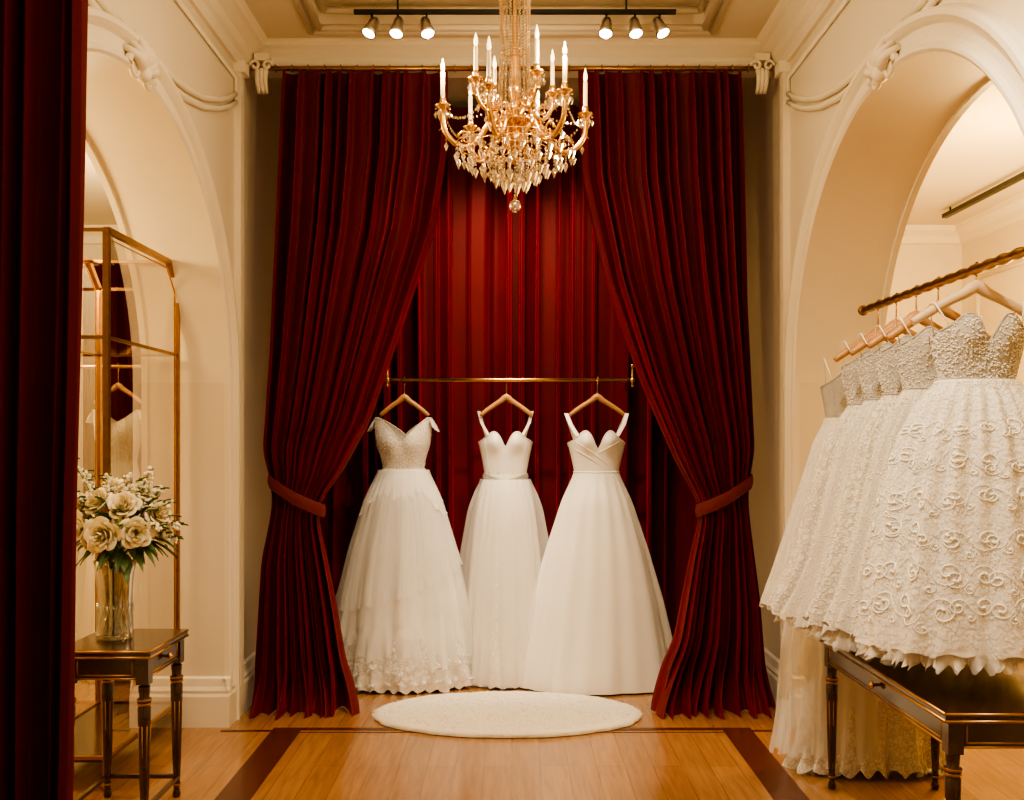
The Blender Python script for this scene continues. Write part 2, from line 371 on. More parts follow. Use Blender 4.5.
# ------------------------------------------------------------------ rug
B=MB('oval_rug'); rc=(-.025,5.44); RX,RY=.725,.42
nr=26
def rf(i,j):
    a=2*pi*i/120; t=j/(nr-1); k=min(1,t*1.04)
    r=k*(1+.006*sin(a*9)+.005*sin(a*23))
    z=.032+.005*noise.noise(Vector((cos(a)*r*12,sin(a)*r*12,0)))
    if t>.93: z*=max(.05,1-(t-.93)/.07)
    return (rc[0]+RX*r*cos(a),rc[1]+RY*r*sin(a),max(z,.004))
B.grid(120,nr,rf,M_rug,True)
for _ in range(15000):
    a=rnd(0,2*pi); r=math.sqrt(rnd(0,1)); 
    if random.random()<.25: r=rnd(.95,1.0)
    x=rc[0]+RX*r*cos(a); y=rc[1]+RY*r*sin(a); z=.028 if r<.95 else .012
    dx,dy=rnd(-.014,.014),rnd(-.014,.014)
    if r>.95: dx+=.008*cos(a); dy+=.008*sin(a)
    w=rnd(0,pi); o=len(B.v)
    B.v+= [(x-.0022*cos(w),y-.0022*sin(w),z),(x+.0022*cos(w),y+.0022*sin(w),z),(x+dx,y+dy,z+rnd(.006,.014))]
    B.face((o,o+1,o+2),M_rug)
B.build()

# ------------------------------------------------------------------ gowns
def skirt(B,cx,cy,rows,mat,nf=13,amp=.06,hemf=None,seed=0,offs=0,nv=44,nt=220,ruffle=0,add=True,gather=.25):
    z0=max(r[0] for r in rows); ze=min(r[0] for r in rows)
    rxt=[(r[0],r[1]) for r in rows]; ryt=[(r[0],r[2]) for r in rows]
    cache={}
    def R(z):
        k=round(z,3)
        if k not in cache: cache[k]=(interp(rxt,z,.035),interp(ryt,z,.035))
        return cache[k]
    def P(th,v,out=0):
        zh=hemf(th) if hemf else ze
        z=z0+(zh-z0)*v; rx,ry=R(z); t=min(1.0,max(0.0,(z0-z)/(z0-ze)))
        tt=t**.75
        f=amp*tt*(.62*sin(nf*th+seed+.8*sin(2*th+seed))+.30*sin((nf*2-3)*th+seed*2+1.5*sin(3*th))+.20*sin((nf*3+1)*th+seed*3+2*t))
        f+=gather*amp*(1-t)**1.5*sin((nf*3)*th+seed+sin(2*th))*min(1,t*12)
        if ruffle: f+=ruffle*max(0,(v-.82)/.18)**1.5*(sin(nf*3*th+seed+sin(5*th))+.5*sin(nf*5*th))
        z2=z+ (ruffle*.25*sin(nf*3*th+1)*(v>.9) if ruffle else 0)
        return Vector((cx+(rx*(1+f)+(offs+out))*cos(th),cy+(ry*(1+f)+(offs+out))*sin(th),z2))
    if add: B.grid(nt,nv,lambda i,j:P(2*pi*i/nt,j/(nv-1)),mat,True)
    return P
def bodice(B,cx,cy,zw,rows,topf,mat,bust=.025,zb=None,nt=96,nv=18,seams=True):
    rxt=[(r[0],r[1]) for r in rows]; ryt=[(r[0],r[2]) for r in rows]
    def P(th,v,out=0):
        z=zw+(topf(th)-zw)*v; rx=interp(rxt,z,.02); ry=interp(ryt,z,.02)
        x=cx+(rx+out)*cos(th); y=cy+(ry+out)*sin(th)
        if sin(th)<0 and zb:
            k=exp(-((abs(cos(th))-.42)/.26)**2)*exp(-((z-zb)/.06)**2)
            y-=bust*k
            y+=.3*bust*exp(-(cos(th)/.14)**2)*exp(-((z-zb)/.06)**2)
        return Vector((x,y,z))
    B.grid(nt,nv,lambda i,j:P(2*pi*i/nt,j/(nv-1)),mat,True)
    B.tube([P(2*pi*i/nt,1) for i in range(nt+1)],.0035,mat,6)
    if seams:
        for c in (-.75,-.32,.32,.75):
            th=-math.acos(c); B.tube([P(th,q/8*.97,.0005) for q in range(9)],.0018,mat,5)
    return P
def ribbon(B,pts,w,mat,wd=(1,0,0)):
    wd=Vector(wd); pts=[Vector(p) for p in pts]
    def fn(i,j):
        return pts[j]+wd*(i/3-.5)*w+Vector((0,-.003*(1-abs(i/1.5-1)),0))
    B.grid(4,len(pts),fn,mat)
def sweetheart(zb,h=.035,dip=.05,back=-.05,side=-.02):
    def f(th):
        x=cos(th); s=sin(th)
        if s<0:
            z=zb+h*exp(-((abs(x)-.42)/.27)**2)-dip*exp(-(x/.15)**2)+side*abs(x)**6
            k=min(1,-s/.25); return z*k+(zb+side)*(1-k)
        return zb+side+back*min(1,s/.5)
    return f
def hanger(cx,cy,zc,hw,zrail,drop=.085,rr=.013,mat=None,th=1):
    mat=mat or M_wood
    B=MB('wooden_hanger'); n=25
    pts=[];rs=[]
    for q in range(n):
        t=q/(n-1)*2-1; a=abs(t)
        pts.append((cx+hw*t,cy,zc-drop*(a**1.25)+ .012*exp(-(t/.12)**2))); rs.append(th*(.014*(1-.25*a**6)+.005*exp(-(t/.2)**2)))
    B.tube(pts,rs,mat,10,flat=None)
    hk=[(cx,cy,zc+.012)]
    R=rr+.006
    hk.append((cx,cy,zrail-R-.012))
    for q in range(13):
        a=-pi/2+ q/12*pi*1.45
        hk.append((cx+.002,cy+R*cos(a),zrail+R*sin(a)))
    B.tube(hk,.0028,M_gold,7)
    return B.build()

RZ=1.869; RYd=6.15
B=MB('brass_garment_rail')
B.tube([(-.765,RYd,RZ),(.74,RYd,RZ)],.012,M_gold,12)
for x in (-.765,.74):
    B.tube([(x,RYd,RZ-.03),(x,RYd,RZ+.075)],.008,M_gold,10); B.ball((x,RYd,RZ+.085),.013,M_gold); B.ball((x,RYd,RZ-.035),.011,M_gold)
    B.ball((x,RYd,RZ),.017,M_gold)
    B.tube([(x,RYd,RZ),(x,6.78,RZ)],.007,M_gold,8)
    B.lathe([(0,-.01),(.035,-.01),(.035,0),(0,0)],(x,6.78,RZ),M_gold,16,axis=(0,1,0))
B.build()

# gown 1
g=(-.667,6.15)
B=MB('tiered_wedding_gown')
zw=1.317
br_=[(1.317,.125,.085),(1.40,.14,.10),(1.47,.165,.115),(1.53,.172,.11),(1.60,.178,.08),(1.66,.195,.05)]
def vneck(th):
    x=abs(cos(th)); s=sin(th)
    top=1.635
    if x<.80: z=(1.475 if s<0 else 1.53)+(top-(1.475 if s<0 else 1.53))*(x/.80)**.85
    elif x<.93: z=top
    else: z=top-(top-1.53)*min(1,(x-.93)/.05)
    return z
Pb=bodice(B,g[0],g[1],zw,br_,vneck,M_beadl,.02,1.47,nt=140,seams=False)
for q in range(300):
    th=-rnd(.1,pi-.1); p=Pb(th,rnd(.03,.95),.002); B.octa(p,.003,.003,M_thread)
for sg in (-1,1):
    def cap(i,j):
        a=(i/14-.5)*pi*1.05; t=j/8
        x=g[0]+sg*(.165+.055*t*cos(a*.75)+.004*sin(i*2.2)*t); y=g[1]+.062*sin(a)*(1+.2*t); z=1.638-.015*abs(sin(a))-.085*t**1.5*(.55+.45*max(0.0,cos(a)))
        return (x,y,z)
    B.grid(15,9,cap,M_beadl)
rows=[(zw,.125,.085),(1.25,.155,.12),(1.13,.21,.16),(.83,.30,.2),(.52,.37,.235),(.22,.41,.26),(.015,.43,.27)]
skirt(B,*g,rows,M_org,nf=12,amp=.085,seed=1,ruffle=.05)
skirt(B,*g,rows,M_tulle,nf=9,amp=.085,seed=2.4,offs=.012,hemf=lambda th:.36+.10*cos(th+.7)+.02*sin(5*th),ruffle=.03)
skirt(B,*g,rows,M_tulle,nf=10,amp=.08,seed=3.4,offs=.028,hemf=lambda th:.24-.08*cos(th+.5)+.03*sin(7*th),ruffle=.05)
skirt(B,*g,rows,M_tulle,nf=11,amp=.09,seed=5.1,offs=.030,hemf=lambda th:.62+.14*cos(th-.4),ruffle=.03)
skirt(B,*g,rows,M_org,nf=9,amp=.10,seed=4.4,offs=.020,hemf=lambda th:1.13-.05*cos(2*th)+.035*sin(5*th),ruffle=.06,nv=20)
skirt(B,*g,[(.20,.41,.262),(.10,.43,.272),(.01,.455,.28)],M_lacet,nf=12,amp=.09,seed=1,offs=.012,hemf=lambda th:.02+.04*cos(th+.9),ruffle=.05,nv=16)
skirt(B,*g,[(.34,.385,.25),(.2,.42,.268),(.10,.44,.28)],M_lacet,nf=12,amp=.08,seed=2,offs=.014,hemf=lambda th:.17+.05*cos(th-.9)+.02*sin(9*th),ruffle=.05,nv=16)
B.tube([Pb(2*pi*i/60,0,.004) for i in range(61)],.008,M_satin,8)
B.build(); hanger(g[0]+.005,g[1],1.755,.15,RZ,drop=.105)

# gown 2
g=(-.04,6.2)
B=MB('lace_wedding_gown'); zw=1.29
br_=[(zw,.13,.09),(1.38,.145,.10),(1.47,.165,.115),(1.58,.172,.11)]
tf=sweetheart(1.505,.045,.05)
Pb=bodice(B,*g,zw,br_,tf,M_satin,.028,1.49)
for sg in (-1,1):
    p0=Pb(-math.acos(sg*.62),1); p3=Pb(math.acos(sg*.6),1); sh=Vector((g[0]+sg*.165,g[1],1.675))
    ribbon(B,[p0,p0.lerp(sh,.5)+Vector((sg*.01,-.012,0)),sh+Vector((0,-.015,.002)),sh+Vector((0,.01,.004)),sh.lerp(p3,.5)+Vector((0,.02,0)),p3],.018,M_lacef)
rows=[(zw,.13,.09),(1.20,.155,.12),(1.0,.185,.15),(.7,.215,.17),(.3,.24,.19),(.015,.265,.21)]
P2=skirt(B,*g,rows,M_spark,nf=7,amp=.10,seed=1.5,ruffle=.03)
for q in range(900):
    p=P2(-rnd(0,pi),rnd(.01,.99),.004); B.octa(p,.0028,.0028,M_thread)
rows=[(zw-.03,.138,.10),(1.20,.17,.13),(1.08,.215,.155),(.8,.265,.17),(.4,.275,.19),(.02,.285,.215)]
skirt(B,*g,rows,M_tullel,nf=9,amp=.10,seed=2.5,offs=.012)
for k in range(3):
    B.tube([(lambda th:(g[0]+(.136+.002*k)*cos(th),g[1]+(.098)*sin(th),zw-.01*k-.035*max(0,-sin(th))**4))(2*pi*i/60) for i in range(61)],.0045,M_bead,6)
B.build(); hanger(g[0]+.005,g[1]-.05,1.755,.16,RZ,drop=.105)

# gown 3
g=(.515,6.10)
B=MB('satin_wedding_gown'); zw=1.305
br_=[(zw,.135,.09),(1.38,.15,.10),(1.48,.175,.12),(1.58,.182,.11)]
swh=sweetheart(1.50,.055,.06)
Pb=bodice(B,*g,zw,br_,swh,M_satin,.03,1.49,seams=False,nv=26,nt=140)
for (x0_,z0_,x1_,z1_) in ((-.88,1.50,.42,1.345),(.88,1.50,-.05,1.415),(-.9,1.45,.1,1.345)):
    pts=[]
    for q in range(16):
        t=q/15; xq=x0_+(x1_-x0_)*t; z=z0_+(z1_-z0_)*t**1.1
        th=-math.acos(xq); v=(z-zw)/(swh(th)-zw)
        if .03<v<.97: pts.append(Pb(th,v,.001))
    if len(pts)>3: B.tube(pts,[.001+.0026*sin(pi*(q+.5)/len(pts)) for q in range(len(pts))],M_satin,6)
B.tube([Pb(2*pi*i/60,0,.001) for i in range(61)],.006,M_satin,8)
for sg in (-1,1):
    p0=Pb(-math.acos(sg*.66),1); p3=Pb(math.acos(sg*.6),1); sh=Vector((g[0]+sg*.185,g[1],1.66))
    ribbon(B,[p0,p0.lerp(sh,.5)+Vector((sg*.008,-.012,0)),sh+Vector((0,-.012,.002)),sh+Vector((0,.01,.003)),sh.lerp(p3,.5)+Vector((0,.02,0)),p3],.024,M_satin)
rows=[(zw,.135,.09),(1.23,.165,.12),(1.13,.21,.15),(.83,.305,.19),(.52,.39,.22),(.22,.455,.245),(.012,.50,.26)]
skirt(B,*g,rows,M_satin,nf=6,amp=.085,seed=.6,nt=300)
B.build(); hanger(g[0]+.005,g[1]+.0,1.755,.17,RZ,drop=.105)

# ------------------------------------------------------------------ right rack with gowns
GX=1.56; RZ2=2.075
B=MB('ornate_garment_rail')
n=100; pts=[];rs=[]
for q in range(n):
    y=2.73+1.69*q/(n-1); pts.append((GX,y,RZ2)); rs.append(.013+.006*abs(sin(q*.55)))
B.tube(pts,rs,M_goldd,10); B.ball((GX,4.44,RZ2),.024,M_goldd)
B.lathe([(0,-.03),(.05,-.03),(.05,-.012),(.03,0),(.015,.03)],(GX,2.73+.03,RZ2),M_goldd,16,axis=(0,1,0))
B.build()
ys=[3.36,3.66,3.86,4.06,4.26]
for k,y in enumerate(ys):
    B=MB('embroidered_ball_gown' if k==0 else 'beaded_ball_gown')
    zw=1.70-.012*k; zb=1.86-.01*k; ryb=.088 if k==0 else .075
    br_=[(zw,.122,.075),(zw+.07,.14,ryb),(zb,.158,ryb+.01),(zb+.06,.16,ryb+.01)]
    Pb=bodice(B,GX,y,zw,br_,sweetheart(zb+.01,.045,.05),M_bead,.03,zb-.01,nt=110,seams=False)
    for sg in (-1,1):
        p=Pb(-math.acos(sg*.75),1); B.tube([p,(GX+sg*.15,y-.02,zb+.1),(GX+sg*.15,y+.02,zb+.1),Pb(math.acos(sg*.75),1)],.0025,M_satin,5)
    if k==0:
        rows=[(zw,.122,.078),(zw-.05,.165,.12),(1.5,.25,.18),(1.3,.31,.21),(1.0,.365,.235),(.82,.385,.24)]
        P=skirt(B,GX,y,rows,M_org,nf=8,amp=.085,seed=.9,ruffle=.02,nt=360,gather=.9)
        skirt(B,GX,y,rows,M_lacet,nf=8,amp=.085,seed=.9,offs=.005,ruffle=.025,nt=360,gather=.9,hemf=lambda th:.83+.015*sin(12*th))
        skirt(B,GX,y,[(1.0,.33,.21),(.85,.36,.225),(.775,.37,.23)],M_tulle,nf=15,amp=.08,seed=3,ruffle=.06,nv=16)
        skirt(B,GX,y,[(1.0,.32,.20),(.85,.345,.215),(.785,.35,.22)],M_lacef,nf=13,amp=.08,seed=4,ruffle=.06,nv=16)
        def scroll(th0,v0,s0,sg,sz,thick,turns=1.35):
            H=.88; m=30; pts=[]
            for w in range(m):
                a=s0+sg*w/m*turns*2*pi; r=sz*(1-.82*w/m)
                pts.append(P(th0+r*cos(a)/(.13+.25*v0),min(.97,max(.05,v0+r*sin(a)/H)),.007))
            B.tube(pts,[thick*(.35+.65*(w/m)) for w in range(m)],M_thread,5)
            B.octa(pts[-1],thick*1.6,thick*1.6,M_thread)
        for c in range(9):
            thc=-pi*(c+.5)/9
            for w in range(6):
                v=.17+.80*(w+rnd(-.15,.15))/6; v=max(.12,v); sg=1 if (w+c)%2 else -1
                sz=rnd(.034,.050)*(.5+.62*v); dth=sz/(.13+.25*v)
                th0=thc+rnd(-.03,.03)
                # s-scroll: two opposed volutes sharing a stem
                scroll(th0+dth,v,pi,sg,sz,.0042); scroll(th0-dth,v+.01,0,sg,sz*.85,.0042)
                scroll(th0,min(.93,v+sz*1.3),-pi/2,-sg,sz*.45,.0032,1.0)
        for q in range(900):
            th=-rnd(.0,pi); v=rnd(.02,.98); p=Pb(th,v,.002); B.octa(p,.0035,.0035,M_thread)
        for q in range(1300):
            th=-rnd(0,pi); v=rnd(.03,.97)**1.5; p=P(th,v,.007); B.octa(p,.0024,.0024,M_thread)
    else:
        rx=.385+.012*k
        rows=[(zw,.122,.075),(zw-.06,.155,.09),(1.5,.215,.092),(1.3,.27,.096),(1.0,.345,.098),(.80,rx,.098)]
        Pk=skirt(B,GX,y,rows,M_lacef if k%2 else M_lace,nf=9,amp=.10,seed=k*1.7,ruffle=.06,nt=200,gather=.7,hemf=lambda th:.80+.03*sin(4*th+k)-.02*k*.3)
        skirt(B,GX,y,[(.95,.32,.085),(.74,rx-.02,.09)],M_tulle,nf=13,amp=.09,seed=k,ruffle=.05,nv=16)
        for q in range(350):
            B.octa(Pb(-pi+rnd(-.3,1.6),rnd(.02,.98),.002),.0032,.0032,M_thread)
        for q in range(500):
            B.octa(Pk(-pi+rnd(-.3,1.2),rnd(.02,.98),.003),.0032,.0032,M_thread)
    B.tube([Pb(2*pi*i/60,0,.003) for i in range(61)],.005,M_bead,6)
    B.build(); hanger(GX,y,zb+(.145 if k==0 else .13),.215 if k==0 else .185,RZ2,drop=.11,rr=.016,mat=M_woodl if k==0 else M_wood,th=1.15)
B=MB('long_lace_gown'); y=4.52
zw=1.60;zb=1.76
Pb=bodice(B,GX-.02,y,zw,[(zw,.12,.07),(zb+.05,.155,.08)],sweetheart(zb,.04,.05),M_bead,.025,zb)
skirt(B,GX-.02,y,[(zw,.12,.075),(1.5,.17,.1),(1.2,.26,.12),(.8,.38,.13),(.75,.385,.135)],M_lacef,nf=13,amp=.08,seed=8,nt=200,ruffle=.06)
skirt(B,GX-.02,y,[(zw,.12,.075),(1.2,.23,.10),(.6,.31,.12),(.25,.33,.125),(.10,.34,.13)],M_tulle,nf=11,amp=.09,seed=5,nt=200,ruffle=.06)
skirt(B,GX+.06,y,[(1.2,.18,.08),(.6,.25,.10),(.04,.30,.115)],M_org,nf=9,amp=.12,seed=6,nt=200,ruffle=.05)
skirt(B,GX+.06,y,[(.55,.27,.118),(.25,.30,.122),(.10,.32,.128),(.03,.34,.135)],M_lace,nf=9,amp=.12,seed=6,nt=200,ruffle=.07,nv=16,hemf=lambda th:.03)
for sg in (-1,1):
    p=Pb(-math.acos(sg*.75),1); B.tube([p,(GX-.02+sg*.13,y,zb+.11),Pb(math.acos(sg*.75),1)],.0025,M_satin,5)
B.build()

# ------------------------------------------------------------------ left-room gowns
B=MB('side_room_garment_rail')
B.tube([(-3.55,6.4,1.97),(-2.2,6.4,1.97)],.012,M_gold,10)
for x in (-3.5,-2.25):
    B.tube([(x,6.4,0.02),(x,6.4,2.0)],.012,M_gold,10); B.tube([(x,6.15,.015),(x,6.65,.015)],.014,M_gold,8); B.ball((x,6.4,2.01),.02,M_gold)
B.build()
for k,x in enumerate((-2.52,-3.02)):
    B=MB('cap_sleeve_gown'); y=6.4; zw=1.36
    Pb=bodice(B,x,y,zw,[(zw,.115,.08),(1.5,.145,.1),(1.58,.15,.1),(1.72,.17,.06)],lambda th:(1.60+.09*min(1,(abs(cos(th))/.8))**1.5 if abs(cos(th))<.95 else 1.60),M_beadl,.02,1.55,nt=120)
    for sg in (-1,1):
        def cap(i,j):
            a=(i/14-.5)*pi*1.05; t=j/8
            return (x+sg*(.145+.05*t*cos(a*.75)),y+.06*sin(a)*(1+.2*t),1.69-.012*abs(sin(a))-.08*t**1.5*(.55+.45*max(0.0,cos(a))))
        B.grid(15,9,cap,M_lacef)
    rows=[(zw,.115,.08),(1.2,.15,.12),(.9,.17,.15),(.5,.20,.17),(.02,.23,.2)]
    skirt(B,x,y,rows,M_lacef,nf=9,amp=.05,seed=k)
    skirt(B,x,y,[(1.2,.15,.12),(.6,.24,.2),(.02,.34,.24)],M_tulle,nf=12,amp=.08,seed=k+3,offs=.02)
    B.build(); hanger(x,y,1.84,.15,1.97,drop=.10)

# ------------------------------------------------------------------ chandelier
B=MB('crystal_chandelier'); cx,cy=.012,4.0
def crystal_chain(p,n,drop,step=.013,r=.0045):
    x,y,z=p
    for q in range(n): B.octa((x,y,z-q*step),r,r*1.3,M_crys)
    z2=z-n*step-drop*.35; B.octa((x,y,z2),drop*.30,drop*.45,M_crys,drop*.75)
B.tube([(cx,cy,3.87),(cx,cy,2.75)],.009,M_gold,8)
B.lathe([(.0,-.09),(.03,-.08),(.05,-.05),(.075,-.02),(.08,0)],(cx,cy,3.87),M_gold,24)
prof=[(.0,2.60),(.012,2.605),(.02,2.62),(.012,2.635),(.03,2.655),(.05,2.68),(.055,2.705),(.04,2.725),(.022,2.74),(.03,2.76),(.045,2.775),(.045,2.79),(.02,2.805),(.014,2.84),(.022,2.88),(.03,2.90),(.018,2.92),(.012,2.97),(.02,3.02),(.012,3.06),(.01,3.2)]
B.lathe(prof,(cx,cy,0),M_gold,24,mod=lambda a,z:1+.05*sin(8*a))
def candle(x,y,z,h=.11):
    B.lathe([(.004,-.03),(.012,-.022),(.007,-.012),(.022,0),(.03,.008),(.031,.012),(.012,.012)],(x,y,z),M_gold,16,mod=lambda a,q:1+.06*sin(6*a))
    B.lathe([(.011,.0),(.013,.012),(.011,.03),(.0085,.032)],(x,y,z+.01),M_gold,12)
    B.lathe([(.0085,0),(.0085,h),(.004,h+.003)],(x,y,z+.035),M_candle,10)
    B.lathe([(.004,0),(.0085,.012),(.008,.025),(.004,.042),(.0005,.055)],(x,y,z+.037+h),M_flame,10)
def smooth(pts,n=6):
    out=[]
    P=[pts[0]]+pts+[pts[-1]]
    for i in range(1,len(P)-2):
        a,b,c,d=P[i-1],P[i],P[i+1],P[i+2]
        for q in range(n):
            t=q/n
            out.append(tuple(.5*((2*b[k])+(-a[k]+c[k])*t+(2*a[k]-5*b[k]+4*c[k]-d[k])*t*t+(-a[k]+3*b[k]-3*c[k]+d[k])*t**3) for k in range(len(b))))
    out.append(pts[-1]); return out
tips=[]
def arms(n,ph,prof,rad,ch):
    for k in range(n):
        a=ph+2*pi*k/n; d=(cos(a),sin(a))
        sp=smooth(prof)
        B.tube([(cx+d[0]*r,cy+d[1]*r,z) for r,z in sp],[rad*(1.25-.5*i/len(sp)) for i in range(len(sp))],M_gold,8)
        r,z=prof[-1]; candle(cx+d[0]*r,cy+d[1]*r,z+.02,ch)
        tips.append((cx+d[0]*r,cy+d[1]*r,z))
        rm,zm=prof[len(prof)//2]
        sc=[]
        for q in range(18):
            t=q*.42; rr=.032*(1-q/20); sc.append((cx+d[0]*(rm+rr*cos(t)),cy+d[1]*(rm+rr*cos(t)),zm+.035+rr*sin(t)))
        B.tube(sc,[.006-.0002*q for q in range(18)],M_gold,6)
        for t in (.35,.6,.8):
            i=int(t*len(sp)); r_,z_=sp[i]
            B.tube([(cx+d[0]*r_,cy+d[1]*r_,z_),(cx+d[0]*(r_+.02),cy+d[1]*(r_+.02),z_+.018),(cx+d[0]*(r_+.03),cy+d[1]*(r_+.03),z_+.008)],[.007,.005,.001],M_gold,6)
            crystal_chain((cx+d[0]*r_,cy+d[1]*r_,z_-.012),1+(k+i)%2,.03)
        for q in range(6):
            b_=2*pi*q/6; crystal_chain((cx+d[0]*r+.027*cos(b_),cy+d[1]*r+.027*sin(b_),z+.018),1,.026)
arms(6,.18,[(.03,2.73),(.07,2.77),(.11,2.75),(.15,2.69),(.20,2.66),(.25,2.68),(.285,2.73),(.29,2.79)],.013,.105)
arms(4,.5,[(.02,2.80),(.05,2.84),(.09,2.81),(.13,2.80),(.165,2.84),(.175,2.885)],.009,.10)
for k in range(20):
    a=2*pi*k/20
    for q in range(62):
        z=3.62-q*.0125; t=q/61; r=.048+.010*sin(t*pi)+.03*max(0,t-.75)*4*.6
        B.octa((cx+r*cos(a),cy+r*sin(a),z),.0068,.0068,M_crys)
for z in (3.05,3.3,3.55):
    B.tube([(cx+.05*cos(2*pi*q/24),cy+.05*sin(2*pi*q/24),z) for q in range(25)],.003,M_gold,5)
for r,n,z,dr,m in ((.235,26,2.675,.036,3),(.185,24,2.665,.04,4),(.13,18,2.655,.045,5),(.085,14,2.645,.05,6),(.045,9,2.63,.05,7)):
    B.tube([(cx+r*cos(2*pi*q/48),cy+r*sin(2*pi*q/48),z+.005) for q in range(49)],.0022,M_gold,5)
    for k in range(n):
        a=2*pi*k/n; crystal_chain((cx+r*cos(a),cy+r*sin(a),z),m-(k%2),dr)
low=tips[:6]
for k in range(6):
    p=Vector(low[k]); q=Vector(low[(k+1)%6]); 
    for t in range(1,18):
        s=t/18; w=p.lerp(q,s); w.z+=.01-.10*4*s*(1-s)*.6; B.octa(w,.005,.006,M_crys)
    h=Vector((cx+.02,cy,2.90))
    for t in range(1,18):
        s=t/18; w=p.lerp(h,s); w.z-=.09*4*s*(1-s)*.6; B.octa(w,.0045,.0055,M_crys)
for q in range(9): B.octa((cx,cy,2.59-q*.014),.005,.007,M_crys)
B.ball((cx,cy,2.435),.026,M_crys,12,8); B.octa((cx,cy,2.467),.008,.012,M_gold)
B.build()

# ------------------------------------------------------------------ track lights
B=MB('track_light_rail'); TY=5.25; TZ=3.745
B.box((-.83,TY-.012,TZ-.008),(.86,TY+.012,TZ+.012),M_black)
for x in (-.6,0,.6): B.tube([(x,TY,TZ),(x,TY,3.87)],.006,M_black,8)
heads=[(-.735,-.35),(-.60,-.12),(-.45,.22),(.495,-.12),(.645,.08),(.775,.38)]
for x,dx in heads:
    d=Vector((dx,-.45,-1)).normalized(); c=Vector((x,TY,TZ-.075))
    B.tube([(x,TY,TZ),(x,TY,TZ-.05)],.006,M_black,6)
    B.lathe([(0,.055),(.02,.052),(.027,.04),(.030,.0),(.036,-.03),(.038,-.055),(.034,-.055),(.032,-.045)],c,M_silver,20,axis=-d)
    B.lathe([(.032,-.046),(0,-.05)],c,M_lens,20,axis=-d)
B.build()

# ------------------------------------------------------------------ tables
def table(name,x0,x1,y0,y1,h,face,leg=.03,stretch=True):
    B=MB(name)
    B.box((x0,y0,h-.022),(x1,y1,h),M_dark)
    for z in (h-.006,h-.028):
        L=[(x0,y0,z),(x1,y0,z),(x1,y1,z),(x0,y1,z)]
        for a,b_ in zip(L,L[1:]+L[:1]): B.tube([a,b_],.0055,M_goldd,6)
    B.box((x0+.02,y0+.02,h-.115),(x1-.02,y1-.02,h-.022),M_dark)
    for z in (h-.113,):
        L=[(x0+.02,y0+.02,z),(x1-.02,y0+.02,z),(x1-.02,y1-.02,z),(x0+.02,y1-.02,z)]
        for a,b_ in zip(L,L[1:]+L[:1]): B.tube([a,b_],.004,M_goldd,6)
    xf=(x1-.02) if face>0 else (x0+.02)
    L=[(xf,y0+.075,h-.10),(xf,y1-.075,h-.10),(xf,y1-.075,h-.035),(xf,y0+.075,h-.035)]
    for a,b_ in zip(L,L[1:]+L[:1]): B.tube([a,b_],.0035,M_goldd,6)
    L=[(x0+.075,y0+.02,h-.10),(x1-.075,y0+.02,h-.10),(x1-.075,y0+.02,h-.035),(x0+.075,y0+.02,h-.035)]
    for a,b_ in zip(L,L[1:]+L[:1]): B.tube([a,b_],.0035,M_goldd,6)
    B.lathe([(.006,0),(.006,.012),(.016,.02),(.016,.026),(.0,.032)],(xf,(y0+y1)/2,h-.068),M_gold,14,axis=(face,0,0))
    hl=h-.022
    pr=[(.0,.0),(.014,.0),(.018,.012),(.013,.03),(.011,.04),(.016,.05),(.014,.06),(.013,.07),(.0175,.25*hl),(.0235,.62*hl),(.025,.70*hl),(.018,.715*hl),(.026,.73*hl),(.026,.745*hl),(.019,.76*hl),(.022,.80*hl),(.022,.82*hl)]
    for x in (x0+leg+.005,x1-leg-.005):
        for y in (y0+leg+.005,y1-leg-.005):
            B.lathe(pr,(x,y,0),M_dark,24,mod=lambda a,z:(1+.07*cos(8*a)) if .08<z<.70*hl else 1)
            B.box((x-.024,y-.024,h-.135),(x+.024,y+.024,h-.022),M_dark)
            for z,r in ((.055,.017),(.72*hl,.025),(.745*hl,.027)): B.lathe([(r,-.004),(r+.002,0),(r,.004)],(x,y,z),M_goldd,16)
            for q in range(8):
                a=2*pi*q/8; B.tube([(x+.0135*cos(a),y+.0135*sin(a),.09),(x+.0235*cos(a),y+.0235*sin(a),.60*hl)],.0016,M_goldd,4)
    if stretch:
        z=.085
        xa,xb,ya,yb=x0+leg,x1-leg,y0+leg,y1-leg
        for a,b_ in (((xa,ya,z),(xa,yb,z)),((xb,ya,z),(xb,yb,z)),((xa,yb,z),(xb,yb,z)),((xa,ya,z),(xb,ya,z))): B.tube([a,b_],.011,M_dark,4,smooth=False)
    return B.build()
table('console_table',-1.735,-1.375,3.80,4.24,.70,1)
table('bench_table',1.335,1.86,3.08,4.34,.66,-1,leg=.035,stretch=False)

# ------------------------------------------------------------------ glass cabinet with mirrored side
B=MB('gilt_mirror_cabinet')
X0,X1,Y0,Y1=-2.14,-1.735,4.28,5.18; ZT=2.40
def frame(x):
    pts=[(x,Y0,.02),(x,Y0,ZT),(x,Y1-.13,ZT),(x,Y1,ZT-.12),(x,Y1,.02)]
    for a,b_ in zip(pts,pts[1:]): B.tube([a,b_],.018,M_goldd,4,smooth=False)
    for y in (Y0,Y1): B.ball((x,y,.02),.022,M_goldd)
    for z in (.14,1.94): B.tube([(x,Y0,z),(x,Y1,z)],.010,M_goldd,4,smooth=False)
    B.tube([(x,Y0+.035,.16),(x,Y0+.035,ZT-.035),(x,Y1-.15,ZT-.035),(x,Y1-.035,ZT-.14),(x,Y1-.035,.16)],.005,M_gold,6)
frame(X0); frame(X1)
for y,z in ((Y0,ZT),(Y1-.13,ZT),(Y1,ZT-.12),(Y0,.14),(Y1,.14),(Y0,1.94),(Y1,1.94)): B.tube([(X0,y,z),(X1,y,z)],.011,M_goldd,4,smooth=False)
